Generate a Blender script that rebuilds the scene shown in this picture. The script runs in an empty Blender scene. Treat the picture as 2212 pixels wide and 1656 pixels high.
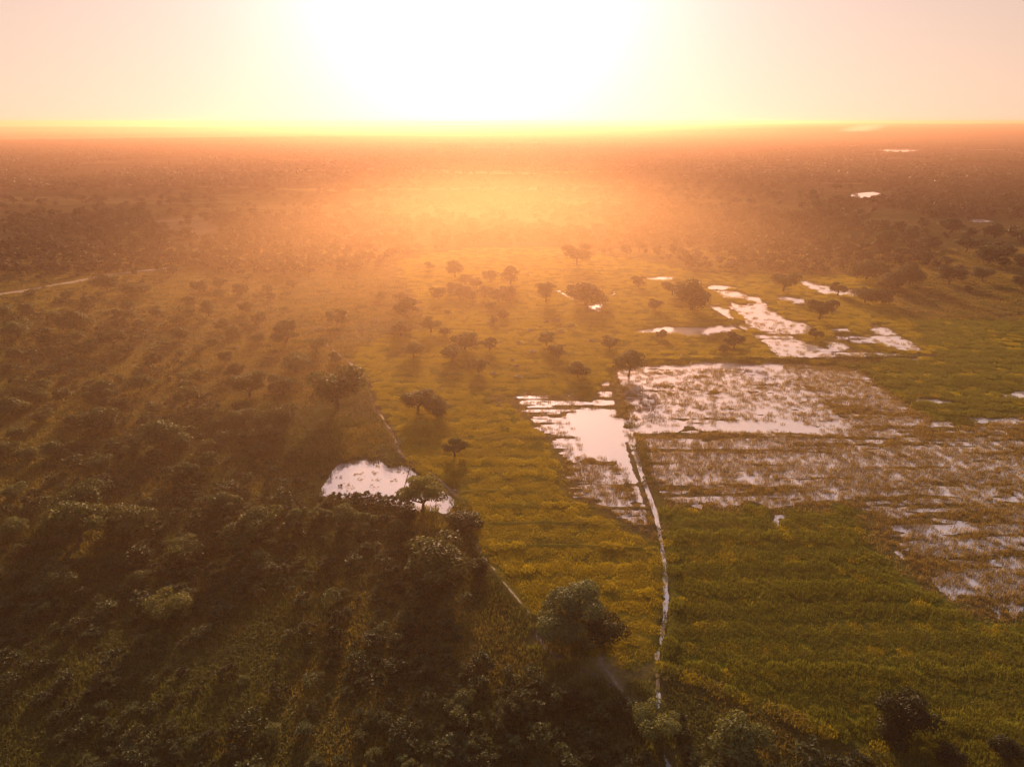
import bpy, math, random
import numpy as np
from mathutils import Vector

R = math.radians
rng = np.random.default_rng(7)
random.seed(7)
scene = bpy.context.scene
COL = scene.collection

# ------------------------------------------------------------------ camera
CAM_H, PITCH, FD = 70.0, R(20.97), 1474.0        # FD: focal length in units of a 2211 px wide picture
cd = bpy.data.cameras.new('camera'); cd.lens = 24.0; cd.sensor_width = 36.0
cd.clip_start = 1.0; cd.clip_end = 200000.0
cam = bpy.data.objects.new('camera', cd); COL.objects.link(cam)
cam.location = (0, 0, CAM_H); cam.rotation_euler = (math.pi / 2 - PITCH, 0, 0)
scene.camera = cam

# ------------------------------------------------------------------ world, sun, exposure
SUN_EL, SUN_AZ = R(13.0), R(-2.9)                  # azimuth measured from +Y towards +X
sdir = Vector((math.sin(SUN_AZ) * math.cos(SUN_EL), math.cos(SUN_AZ) * math.cos(SUN_EL), math.sin(SUN_EL)))
world = bpy.data.worlds.new('World'); scene.world = world; world.use_nodes = True
wt = world.node_tree; wt.nodes.clear()
def wn(t, **k):
    n = wt.nodes.new(t)
    for a, b in k.items(): setattr(n, a, b)
    return n
def wmath(op, a, b=None, clamp=False):
    n = wn('ShaderNodeMath', operation=op, use_clamp=clamp)
    for i, v in enumerate((a, b)):
        if v is None: continue
        if isinstance(v, (int, float)): n.inputs[i].default_value = v
        else: wt.links.new(v, n.inputs[i])
    return n.outputs[0]
sky = wn('ShaderNodeTexSky', sky_type='NISHITA', sun_disc=False)
sky.sun_elevation = SUN_EL; sky.sun_rotation = SUN_AZ
sky.air_density = 1.2; sky.dust_density = 1.0; sky.ozone_density = 1.0; sky.altitude = 300
tcw = wn('ShaderNodeTexCoord')
dot = wn('ShaderNodeVectorMath', operation='DOT_PRODUCT')
wt.links.new(tcw.outputs['Generated'], dot.inputs[0]); dot.inputs[1].default_value = sdir
ang = wmath('MULTIPLY', wmath('ARCCOSINE', wmath('MINIMUM', wmath('MAXIMUM', dot.outputs['Value'], -1.0), 1.0)), 57.2958)
def lobe(width, col):                              # forward-scattering aureole of dusty air around the sun
    e = wmath('POWER', 2.71828, wmath('MULTIPLY', ang, -1.0 / width))
    m = wn('ShaderNodeMix', data_type='RGBA', blend_type='MIX')
    m.inputs[6].default_value = (0, 0, 0, 1); m.inputs[7].default_value = (*col, 1)
    wt.links.new(e, m.inputs[0]); return m.outputs[2]
def add(a, b):
    m = wn('ShaderNodeMix', data_type='RGBA', blend_type='ADD'); m.inputs[0].default_value = 1.0
    wt.links.new(a, m.inputs[6]); wt.links.new(b, m.inputs[7]); return m.outputs[2]
bg_sky = wn('ShaderNodeBackground'); bg_sky.inputs['Strength'].default_value = 0.05
tint = wn('ShaderNodeMix', data_type='RGBA', blend_type='MULTIPLY'); tint.inputs[0].default_value = 1.0
wt.links.new(sky.outputs[0], tint.inputs[6]); tint.inputs[7].default_value = (.07, .058, .09, 1)    # rosy evening dust
wt.links.new(tint.outputs[2], bg_sky.inputs['Color'])
bg_au = wn('ShaderNodeBackground'); bg_au.inputs['Strength'].default_value = 1.0
sepw = wn('ShaderNodeSeparateXYZ'); wt.links.new(tcw.outputs['Generated'], sepw.inputs[0])
elev = wmath('MULTIPLY', wmath('ARCSINE', wmath('MINIMUM', wmath('MAXIMUM', sepw.outputs['Z'], 0.0), 1.0)), 57.2958)
low = wmath('POWER', 2.71828, wmath('MULTIPLY', elev, -1.0 / 24.0))        # dust hangs low: bright towards the horizon
dusty = wn('ShaderNodeMix', data_type='RGBA', blend_type='MIX'); dusty.inputs[6].default_value = (0, 0, 0, 1)
dusty.inputs[6].default_value = (.10, .117, .155, 1)                       # clearer, bluer air overhead
wt.links.new(low, dusty.inputs[0]); wt.links.new(lobe(80.0, (0.78, 0.52, 0.365)), dusty.inputs[7])
wt.links.new(add(add(lobe(3.2, (3.2, 3.2, 3.2)), lobe(8.0, (0.58, 0.60, 0.64))), dusty.outputs[2]), bg_au.inputs['Color'])
addw = wn('ShaderNodeAddShader'); wo = wn('ShaderNodeOutputWorld')
wt.links.new(bg_sky.outputs[0], addw.inputs[0]); wt.links.new(bg_au.outputs[0], addw.inputs[1])
wt.links.new(addw.outputs[0], wo.inputs['Surface'])

sd = bpy.data.lights.new('sun', 'SUN'); sd.energy = 4.6; sd.angle = R(6.0); sd.color = (1.0, 0.60, 0.30)
sun = bpy.data.objects.new('sun', sd); COL.objects.link(sun)
sun.rotation_euler = sdir.to_track_quat('Z', 'Y').to_euler(); sun.location = (0, 0, 300)

scene.view_settings.view_transform = 'Standard'; scene.view_settings.look = 'None'
scene.view_settings.exposure = 1.0; scene.view_settings.gamma = 1.0
cy = scene.cycles
cy.max_bounces = 5; cy.diffuse_bounces = 2; cy.glossy_bounces = 2; cy.transmission_bounces = 3
cy.volume_bounces = 0; cy.transparent_max_bounces = 8
cy.use_denoising = True
cy.volume_step_rate = 1.0; cy.volume_max_steps = 96
HAZE_D, HAZE_G, HAZE_C = 0.00022, 0.60, (.84, .49, .37)

# ------------------------------------------------------------------ maths helpers
def P(u, v):
    """ground point (z = 0) seen at (u, v) of the photograph scaled to 2211 px width"""
    a, b = (u - 1105.5) / FD, -(v - 828.0) / FD
    dz = -math.sin(PITCH) + b * math.cos(PITCH)
    t = CAM_H / -dz
    return np.array((a * t, t * (math.cos(PITCH) + b * math.sin(PITCH)))), t
def PP(pts): return np.array([P(u, v)[0] for u, v in pts])

def _hash(ix, iy, seed):
    n = (ix.astype(np.int64) * 374761393 + iy.astype(np.int64) * 668265263 + seed * 1274126177) & 0xFFFFFFFF
    n = ((n ^ (n >> 13)) * 1274126177) & 0xFFFFFFFF
    n = n ^ (n >> 16)
    return (n & 0xFFFFFF) / float(0xFFFFFF)
def vnoise(x, y, seed=0):
    ix = np.floor(x); iy = np.floor(y); fx = x - ix; fy = y - iy
    ix = ix.astype(np.int64); iy = iy.astype(np.int64)
    sx = fx * fx * (3 - 2 * fx); sy = fy * fy * (3 - 2 * fy)
    a = _hash(ix, iy, seed); b = _hash(ix + 1, iy, seed); c = _hash(ix, iy + 1, seed); d = _hash(ix + 1, iy + 1, seed)
    return (a * (1 - sx) + b * sx) * (1 - sy) + (c * (1 - sx) + d * sx) * sy
def fbm(x, y, octv=4, seed=0, gain=0.5):
    s = 0.0; amp = 1.0; tot = 0.0
    for k in range(octv):
        s = s + amp * vnoise(x * 2 ** k + 17.3 * k, y * 2 ** k - 9.1 * k, seed + k); tot += amp; amp *= gain
    return s / tot
def sstep(a, b, x):
    t = np.clip((x - a) / (b - a), 0, 1); return t * t * (3 - 2 * t)
def seg_dist(x, y, poly, closed):
    d = np.full(x.shape, 1e9); n = len(poly)
    for i in range(n if closed else n - 1):
        p, q = poly[i], poly[(i + 1) % n]; e = q - p
        t = np.clip(((x - p[0]) * e[0] + (y - p[1]) * e[1]) / max(e @ e, 1e-9), 0, 1)
        d = np.minimum(d, (x - p[0] - t * e[0]) ** 2 + (y - p[1] - t * e[1]) ** 2)
    return np.sqrt(d)
def inside(x, y, poly):
    r = np.zeros(x.shape, bool); n = len(poly)
    for i in range(n):
        p, q = poly[i], poly[(i + 1) % n]
        c = (p[1] > y) != (q[1] > y)
        with np.errstate(divide='ignore', invalid='ignore'):
            xi = (q[0] - p[0]) * (y - p[1]) / (q[1] - p[1] if q[1] != p[1] else 1e-9) + p[0]
        r ^= c & (x < xi)
    return r
def sdf(x, y, poly, pad):
    """positive inside; -pad where farther than pad outside"""
    out = np.full(x.shape, -float(pad))
    lo = poly.min(0) - pad; hi = poly.max(0) + pad
    m = (x > lo[0]) & (x < hi[0]) & (y > lo[1]) & (y < hi[1])
    if m.any():
        xs, ys = x[m], y[m]; d = seg_dist(xs, ys, poly, True)
        out[m] = np.where(inside(xs, ys, poly), d, -d)
    return out
def ldist(x, y, line, pad):
    out = np.full(x.shape, float(pad)); lo = line.min(0) - pad; hi = line.max(0) + pad
    m = (x > lo[0]) & (x < hi[0]) & (y > lo[1]) & (y < hi[1])
    if m.any(): out[m] = seg_dist(x[m], y[m], line, False)
    return out

# ------------------------------------------------------------------ the lie of the land
# (outline in photo units, share of open water, width of the soft shore in metres)
WATER = [
    ([(1215,893),(1290,878),(1345,903),(1368,945),(1374,1000),(1398,1075),(1408,1132),(1390,1122),(1366,1050),(1322,1004),(1258,985),(1228,935)], .992, 2.2),
    ([(1112,862),(1150,852),(1195,862),(1225,852),(1290,878),(1300,960),(1262,1010),(1225,1000),(1190,955),(1155,915),(1125,895)], .74, 3.5),
    ([(1062,858),(1078,850),(1092,870),(1085,882),(1066,878)], .5, 2.0),
    ([(1276,884),(1292,838),(1312,820),(1336,850),(1344,905),(1300,890)], .66, 1.6),
    ([(1225,985),(1322,1004),(1372,1060),(1410,1150),(1380,1140),(1310,1100),(1250,1075)], .74, 6.0),
    ([(1352,1020),(1378,1010),(1402,1075),(1412,1138),(1404,1152),(1388,1126)], .985, 1.4),
    ([(1322,798),(1400,792),(1560,783),(1682,786),(1760,850),(1868,944),(1700,936),(1480,928),(1385,938),(1355,912)], .90, 1.2),
    ([(1352,930),(1385,915),(1500,912),(1700,912),(1790,920),(1800,932),(1480,927),(1385,938)], .97, 1.5),
    ([(1395,790),(1560,783),(1690,786),(1700,798),(1560,800),(1400,802)], .93, 1.0),
    ([(1700,815),(1840,820),(1860,830),(1800,838),(1690,832)], .85, 1.5),
    ([(1690,786),(1850,798),(1925,855),(2010,905),(2000,945),(1868,944),(1760,850)], .66, 3.0),
    ([(1528,621),(1534,615),(1590,619),(1592,625),(1531,626)], .97, .8),
    ([(1540,628),(1590,628),(1606,637),(1611,653),(1603,646),(1559,643),(1551,634)], .9, 1.0),
    ([(1604,636),(1638,642),(1658,662),(1678,679),(1702,690),(1746,703),(1750,714),(1736,722),(1705,726),(1685,720),(1658,720),(1617,705),(1607,687),(1573,664),(1583,656),(1617,660),(1631,653),(1597,643)], .90, 2.2),
    ([(1524,657),(1536,659),(1573,669),(1588,690),(1576,692),(1546,678)], .97, .8),
    ([(1374,713),(1452,706),(1499,706),(1593,701),(1616,706),(1609,713),(1567,717),(1531,727),(1499,729),(1452,722),(1377,719)], .92, .8),
    ([(1614,720),(1658,724),(1705,724),(1746,744),(1793,754),(1840,762),(1773,776),(1685,773),(1655,742)], .84, 2.0),
    ([(1776,713),(1827,708),(1838,718),(1783,717)], .92, .6),
    ([(1880,704),(1902,701),(1943,724),(1983,751),(1992,759),(1949,756),(1892,739),(1851,742),(1807,736),(1804,728),(1861,725),(1886,725)], .76, 2.0),
    ([(1783,735),(1824,744),(1851,757),(1943,762),(1939,768),(1807,773)], .66, 1.2),
    ([(1827,772),(2024,765),(2026,775),(1922,779)], .93, .8),
    ([(1726,609),(1739,605),(1773,617),(1858,627),(1890,630),(1885,644),(1807,637),(1783,637),(1749,624)], .86, 1.2),
    ([(1675,644),(1692,640),(1736,646),(1740,658),(1719,657)], .9, .8),
    ([(1730,624),(1758,638),(1745,636)], .8, .8),
    ([(1388,601),(1420,598),(1464,594),(1452,605),(1420,607)], .82, .8),
    ([(1500,609),(1514,607),(1516,615),(1504,615)], .9, .6),
    ([(1204,628),(1210,627),(1236,645),(1230,648)], .8, .5),
    ([(1262,659),(1306,654),(1302,674),(1272,674)], .52, 1.2),
    ([(1318,640),(1324,630),(1327,640)], .7, .5),
    ([(1380,940),(1600,935),(1870,948),(2010,940),(2211,905),(2211,1090),(1900,1085),(1440,1085),(1377,990)], .70, 7.0),
    ([(1440,1072),(1800,1073),(2140,1074),(2140,1090),(1800,1090),(1450,1088)], .86, 2.0),
    ([(1920,910),(2050,908),(2055,920),(1930,922)], .9, 1.0),
    ([(2095,905),(2230,900),(2230,916),(2110,917)], .9, 1.0),
    ([(1968,860),(2050,864),(2050,871),(1975,870)], .9, .8),
    ([(2155,855),(2230,845),(2230,860),(2165,862)], .9, .8),
    ([(2140,955),(2230,945),(2230,968),(2160,968)], .85, 1.0),
    ([(2140,990),(2230,985),(2230,1002),(2150,1000)], .85, 1.0),
    ([(2150,1010),(2230,1000),(2230,1092),(2190,1070)], .9, 1.5),
    ([(1880,1092),(2060,1095),(2240,1092),(2240,1300),(2130,1312),(2010,1252),(1930,1185)], .72, 9.0),
    ([(2080,1120),(2240,1110),(2240,1270),(2150,1280),(2100,1210)], .72, 3.0),
    ([(1668,1110),(1700,1108),(1692,1142),(1680,1142)], .75, 1.0),
    ([(2050,1262),(2090,1260),(2110,1275),(2060,1280)], .85, 1.0),
    ([(2150,684),(2211,683),(2211,689),(2160,689)], .8, .6),
    ([(688,1057),(695,1042),(713,1022),(717,1009),(731,1003),(760,1000),(791,996),(799,999),(822,996),(834,1003),(838,1014),(861,1006),(881,1005),(889,1016),(908,1018),(905,1026),(928,1045),(951,1051),(963,1051),(985,1059),(981,1077),(975,1092),(967,1108),(951,1108),(936,1096),(908,1104),(879,1098),(858,1092),(834,1087),(811,1090),(791,1087),(762,1083),(732,1077),(697,1076)], .985, .7),
    ([(944,1112),(954,1112),(956,1140),(946,1142)], .7, .5),
]
WATER = [(PP(p), d, e) for p, d, e in WATER]
# narrow water: (line, half width m)
CHAN = [
    ([(1366,945),(1376,990),(1388,1030),(1402,1070),(1416,1108),(1426,1160),(1436,1222),(1441,1290),(1434,1350),(1424,1400),(1420,1424)], .36),
    ([(1316,800),(1326,830),(1336,862),(1345,905)], .45),
    ([(1420,1478),(1422,1530)], .22), ([(1420,1590),(1428,1622),(1446,1660)], .22),
    ([(796,824),(801,850),(803,870),(815,890)], .30), ([(850,938),(853,952)], .3), ([(834,905),(838,918)], .2),
]
CHAN = [(PP(p), w) for p, w in CHAN]
for k in range(11):                                # tracks of grazing cattle through the flooded block
    u, v = rng.uniform(1400, 1720), rng.uniform(810, 925); a = rng.uniform(-.5, .9); pts = []
    for s in range(8):
        pts.append((u, v)); u += 26 * math.cos(a); v -= 12 * math.sin(a); a += rng.normal(0, .35)
    pts = [(u, v) for u, v in pts if 790 < v < 930 and 1340 < u < 1640 + (v - 786) * 1.3]
    if len(pts) > 2: CHAN.append((PP(pts), rng.uniform(.35, .6)))
# raised banks (line, half width, height) and dry trenches (negative height)
BANKS = [
    ([(1296,786),(1400,782),(1560,777),(1690,780),(1840,776),(2040,770)], .9, .75),
    ([(1374,706),(1452,698),(1600,694)], .8, .6),
    ([(1318,790),(1330,830),(1342,880),(1347,900)], 1.0, .55),
    ([(1382,950),(1396,1020),(1420,1080),(1440,1150),(1450,1230),(1453,1300),(1446,1370),(1432,1430)], .6, .4),
    ([(1352,955),(1400,1100),(1416,1170),(1424,1290),(1414,1400)], .5, .3),
    ([(868,990),(930,1030),(1000,1085),(1012,1140)], .8, .45),
    ([(1050,1222),(1100,1288),(1148,1338)], .8, .8),
    ([(1440,1462),(1560,1500),(1700,1560),(1850,1620),(1990,1670)], .7, .4),
    ([(1017,918),(1120,908)], .4, .3), ([(1030,951),(1180,945)], .4, .3), ([(1000,1068),(1107,1062)], .4, .35),
    ([(1010,1100),(1200,1096),(1395,1098)], .4, .28), ([(1060,1135),(1200,1133),(1412,1137)], .4, .35),
    ([(1049,1187),(1140,1184),(1250,1184),(1410,1192)], .45, .45), ([(1098,1240),(1160,1238)], .4, .35),
    ([(1320,1278),(1432,1292)], .5, .3),
    ([(1528,662),(1572,690),(1612,722),(1650,745)], .7, .5),
    ([(1016,1150),(1044,1205),(1090,1270),(1142,1330)], .55, -.28),
    ([(1142,1330),(1150,1365),(1180,1402),(1240,1440),(1300,1470)], .6, -.25),
]
BANKS = [(PP(p), w, h) for p, w, h in BANKS]
REEDS = [(PP(p), d) for p, d in (([(1690,786),(1850,798),(1925,855),(2010,905),(2000,945),(1868,944),(1760,850)], 1.0), ([(1380,940),(1600,935),(1870,948),(2010,940),(2211,905),(2211,1070),(1900,1068),(1440,1068),(1377,990)], 1.0),
         ([(1225,985),(1322,1004),(1372,1060),(1410,1150),(1380,1140),(1310,1100),(1250,1075)], .6), ([(1880,1092),(2060,1095),(2240,1092),(2240,1300),(2130,1312),(2010,1252),(1930,1185)], .7),
         ([(1440,1068),(2140,1068),(2140,1092),(1450,1092)], .45), ([(1322,798),(1560,783),(1682,786),(1868,944),(1700,910),(1500,908),(1355,912)], .42))]
ROWZONE = PP([(1050,840),(1300,770),(1370,700),(1500,590),(1560,600),(1760,600),(1900,620),(2040,765),(2300,800),(2400,1320),(2100,1320),(1860,1110),(1450,1100),(1420,1160),(1200,1060),(1100,930)])
FIELD_L = PP([(745,778),(775,805),(800,830),(806,872),(840,925),(862,985),(935,1030),(1000,1090),(1040,1185),(1110,1285),(1150,1335),(1300,1425),(1422,1440),(1440,1300),(1415,1100),(1370,945),(1330,800),(1690,778),(2030,765),(1960,690),(1880,600),(1500,590),(1378,562),(1256,550),(1202,536),(1039,536),(937,550),(849,569),(900,640),(930,700),(800,745)])
FIELD_R = PP([(1380,945),(1415,1100),(1445,1230),(1446,1340),(1428,1440),(1560,1498),(1700,1556),(1850,1618),(2000,1670),(2400,1670),(2400,700),(1960,690),(2030,765),(1840,790),(1690,780),(1560,780),(1330,800)])
ROAD = PP([(-120,662),(0,640),(60,630),(150,614),(225,599),(300,589),(372,581)])
PATH = PP([(700,745),(745,780),(776,806),(797,830),(803,866),(822,900),(848,940),(860,975),(870,995)])
TRAIL = PP([(1290,1405),(1300,1440),(1335,1490),(1360,1520),(1386,1545)])
TRENCH = PP([(1016,1150),(1044,1205),(1090,1270),(1142,1330),(1150,1365),(1180,1402),(1240,1440),(1300,1470),(1340,1500)])
CHP = PP([(1418,1430),(1421,1500),(1420,1560),(1426,1610),(1446,1662)])
CLEAR = PP([(1290,1430),(1330,1420),(1390,1440),(1420,1435),(1420,1450),(1360,1470),(1310,1460)])
_t13 = P(1578, 758)[0]

def probit(q):
    q = np.clip(q, .0008, .9992); w = np.log(q / (1 - q)); return w / 1.65
def wetness(x, y):
    wx = x + 2.2 * (fbm(x * .35, y * .25, 3, 51) - .5); wy = y + 5.0 * (fbm(x * .3, y * .2, 3, 61) - .5)
    q = np.zeros(x.shape)
    for poly, d, e in WATER: q = np.maximum(q, d * sstep(-e, e, sdf(wx, wy, poly, e + 2)))
    return q
def far_relief(x, y):
    r = np.hypot(x, y); az = np.degrees(np.arctan2(x, np.maximum(y, 1)))
    left = sstep(8, -14, az)
    z = 6 * (fbm(x / 900, y / 700, 3, 5) - .5) * sstep(500, 1500, r)
    z = z - 16 * sstep(3300, 4300, r) * left
    z = z + (70 * (fbm(x / 5200, y / 1500, 4, 15) - .42)) * sstep(5200, 9000, r)
    z = z + 22 * sstep(9, 24, az) * sstep(2600, 5200, r) * (.75 + .5 * fbm(x / 1500, y / 1500, 3, 25))
    return np.minimum(z, 62)
def height(x, y, full=True):
    n = .5 + .36 * (fbm(x * .55, y * .42, 4, 1, .62) - .5) * 2 + .30 * (fbm(x * .045, y * .30, 3, 31) - .5)
    base = .12 + .5 * fbm(x * .02, y * .02, 3, 3) * sstep(-5, -30, x + .12 * y * 0) + far_relief(x, y)
    if not full: return base
    q = wetness(x, y)
    fine = sstep(-2, 2, sdf(x, y, REEDS[5][0], 3))
    rows = sstep(-2, 4, sdf(x, y, ROWZONE, 5))
    n = n * (1 - rows) + rows * (.5 + .62 * (fbm(x * .11, y * .70, 4, 43, .66) - .5) + .22 * (vnoise(x * .018, y * .30, 45) - .5))
    n = n + rows * (.30 * (vnoise(x * .045, y * .62, 37) - .5) + .16 * (vnoise(x * .35, y * .9, 38) - .5))
    n = n + fine * (.55 * (vnoise(x * .16, y * .85, 33) - .5) + .5 * (vnoise(x * 1.0, y * 1.0, 35) - .5) - .10 * (n - .5))
    z = .34 * (n - .5) - .34 * .2 * probit(q)
    z = np.minimum(z, .34 * (n - .5) + .20) + base * (q < .01) + .12 * sstep(.3, 0, q)
    for line, w in CHAN:
        d = ldist(x, y, line, 3) + .5 * (vnoise(x * 1.1, y * .6, 71) - .5)
        z = np.where(d < w * 2.4, np.minimum(z, -.16 + .32 * sstep(w * .55, w * 2.2, d)), z)
    for line, w, h in BANKS:
        d = ldist(x, y, line, 4) + .3 * (vnoise(x * .8, y * .8, 81) - .5)
        z = z + h * np.exp(-(d / w) ** 2) * (.75 + .5 * vnoise(x * .3, y * .3, 91))
    d13 = np.hypot(x - _t13[0], y - _t13[1])
    z = z + .9 * np.exp(-(d13 / 4.0) ** 2) - .22 * np.exp(-((d13 - 7.5) / 1.3) ** 2)
    return z
def h1(x, y): return float(height(np.array([x], float), np.array([y], float))[0])

# ------------------------------------------------------------------ object helpers
def tag(o, label=None, cat=None, group=None, kind=None):
    if label: o['label'] = label
    if cat: o['category'] = cat
    if group: o['group'] = group
    if kind: o['kind'] = kind
    return o
def mesh_np(name, verts, faces, mat=None, tone=None):
    """faces: (n, k) int array"""
    me = bpy.data.meshes.new(name); verts = np.asarray(verts, np.float32); faces = np.asarray(faces, np.int32)
    n, k = faces.shape
    me.vertices.add(len(verts)); me.vertices.foreach_set('co', verts.ravel())
    me.loops.add(n * k); me.loops.foreach_set('vertex_index', faces.ravel())
    me.polygons.add(n); me.polygons.foreach_set('loop_start', np.arange(0, n * k, k, dtype=np.int32))
    me.polygons.foreach_set('loop_total', np.full(n, k, np.int32))
    if tone is not None:
        at = me.attributes.new('tone', 'FLOAT', 'FACE'); at.data.foreach_set('value', np.asarray(tone, np.float32))
    me.update(calc_edges=True)
    if mat: me.materials.append(mat)
    return me
def link(name, me, parent=None):
    o = bpy.data.objects.new(name, me); COL.objects.link(o); o.parent = parent; return o
def empty(name, loc):
    o = bpy.data.objects.new(name, None); COL.objects.link(o); o.location = loc; o.empty_display_size = .5; return o

# ------------------------------------------------------------------ materials
def new_mat(name):
    m = bpy.data.materials.new(name); m.use_nodes = True; nt = m.node_tree; nt.nodes.clear()
    return m, nt
class NB:
    def __init__(s, nt): s.nt = nt
    def n(s, t, **k):
        x = s.nt.nodes.new(t)
        for a, b in k.items(): setattr(x, a, b)
        return x
    def l(s, a, b): s.nt.links.new(a, b)
    def math(s, op, a, b=None, clamp=False):
        x = s.n('ShaderNodeMath', operation=op, use_clamp=clamp)
        for i, v in enumerate((a, b)):
            if v is None: continue
            if isinstance(v, (int, float)): x.inputs[i].default_value = v
            else: s.l(v, x.inputs[i])
        return x.outputs[0]
    def noise(s, vec, scale, detail=4, rough=.6, mapping=None):
        if mapping:
            mp = s.n('ShaderNodeMapping'); mp.inputs['Scale'].default_value = mapping; s.l(vec, mp.inputs[0]); vec = mp.outputs[0]
        x = s.n('ShaderNodeTexNoise'); x.inputs['Scale'].default_value = scale; x.inputs['Detail'].default_value = detail
        x.inputs['Roughness'].default_value = rough; s.l(vec, x.inputs['Vector']); return x.outputs['Fac']
    def ramp(s, fac, stops):
        x = s.n('ShaderNodeValToRGB'); e = x.color_ramp.elements
        while len(e) < len(stops): e.new(.5)
        for i, (p, c) in enumerate(stops): e[i].position = p; e[i].color = (*c, 1) if len(c) == 3 else c
        s.l(fac, x.inputs[0]); return x.outputs[0]
    def mix(s, fac, a, b, blend='MIX'):
        x = s.n('ShaderNodeMix', data_type='RGBA', blend_type=blend)
        for i, v in ((0, fac), (6, a), (7, b)):
            if isinstance(v, (int, float)): x.inputs[i].default_value = v
            elif isinstance(v, tuple): x.inputs[i].default_value = (*v, 1)
            else: s.l(v, x.inputs[i])
        return x.outputs[2]

def leaf_mat(name, dark, mid, light, trans=.4, objcol=False, rough=.6, spec=.2):
    m, nt = new_mat(name); b = NB(nt)
    oi = b.n('ShaderNodeObjectInfo'); at = b.n('ShaderNodeAttribute', attribute_name='tone')
    geo = b.n('ShaderNodeNewGeometry')
    big = b.noise(geo.outputs['Position'], .06, 2)
    f = b.math('ADD', b.math('MULTIPLY', at.outputs['Fac'], .55), b.math('ADD', b.math('MULTIPLY', oi.outputs['Random'], .30), b.math('MULTIPLY', b.math('SUBTRACT', big, .5), .6)))
    col = b.ramp(f, [(.05, dark), (.5, mid), (.98, light)])
    if objcol: col = b.mix(1.0, col, oi.outputs['Color'], 'MULTIPLY')
    p = b.n('ShaderNodeBsdfPrincipled'); p.inputs['Roughness'].default_value = rough; p.inputs['Specular IOR Level'].default_value = spec
    b.l(col, p.inputs['Base Color'])
    t = b.n('ShaderNodeBsdfTranslucent'); b.l(b.mix(1.0, col, (1.25, 1.1, .55), 'MULTIPLY'), t.inputs['Color'])
    mx = b.n('ShaderNodeMixShader'); mx.inputs[0].default_value = trans
    b.l(p.outputs[0], mx.inputs[1]); b.l(t.outputs[0], mx.inputs[2])
    o = b.n('ShaderNodeOutputMaterial'); b.l(mx.outputs[0], o.inputs['Surface'])
    return m
M_TREE = leaf_mat('tree_leaves', (.026, .034, .014), (.060, .074, .027), (.13, .145, .05), .34, True)
M_SHRUB = leaf_mat('shrub_leaves', (.026, .035, .016), (.066, .082, .032), (.15, .175, .07), .3, True, .6, .18)
M_UNDER = leaf_mat('undergrowth_leaves', (.024, .032, .014), (.062, .076, .028), (.15, .17, .065), .3, False, .6, .18)
M_WOOD = leaf_mat('woodland_leaves', (.022, .023, .010), (.045, .046, .017), (.085, .08, .03), .3)
M_GRASSG = leaf_mat('green_rice', (.10, .12, .020), (.155, .175, .032), (.22, .23, .05), .6)
M_GRASSY = leaf_mat('ripening_rice', (.25, .225, .020), (.33, .285, .026), (.41, .35, .042), .64)
M_GRASSD = leaf_mat('dry_grass', (.12, .108, .026), (.20, .17, .042), (.31, .25, .075), .55)
M_GRASSO = leaf_mat('olive_grass', (.062, .075, .022), (.108, .125, .034), (.18, .19, .06), .55)
M_REED = leaf_mat('drowned_grass', (.16, .125, .055), (.25, .20, .09), (.36, .29, .14), .5)

def bark():
    m, nt = new_mat('bark'); b = NB(nt); tc = b.n('ShaderNodeTexCoord')
    f = b.noise(tc.outputs['Object'], 8, 5, .7, (1, 1, .25))
    p = b.n('ShaderNodeBsdfPrincipled'); p.inputs['Roughness'].default_value = .9
    b.l(b.ramp(f, [(.3, (.04, .03, .022)), (.7, (.13, .10, .075))]), p.inputs['Base Color'])
    bp = b.n('ShaderNodeBump'); bp.inputs['Strength'].default_value = .6; b.l(f, bp.inputs['Height']); b.l(bp.outputs[0], p.inputs['Normal'])
    o = b.n('ShaderNodeOutputMaterial'); b.l(p.outputs[0], o.inputs['Surface']); return m
M_BARK = bark()

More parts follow.
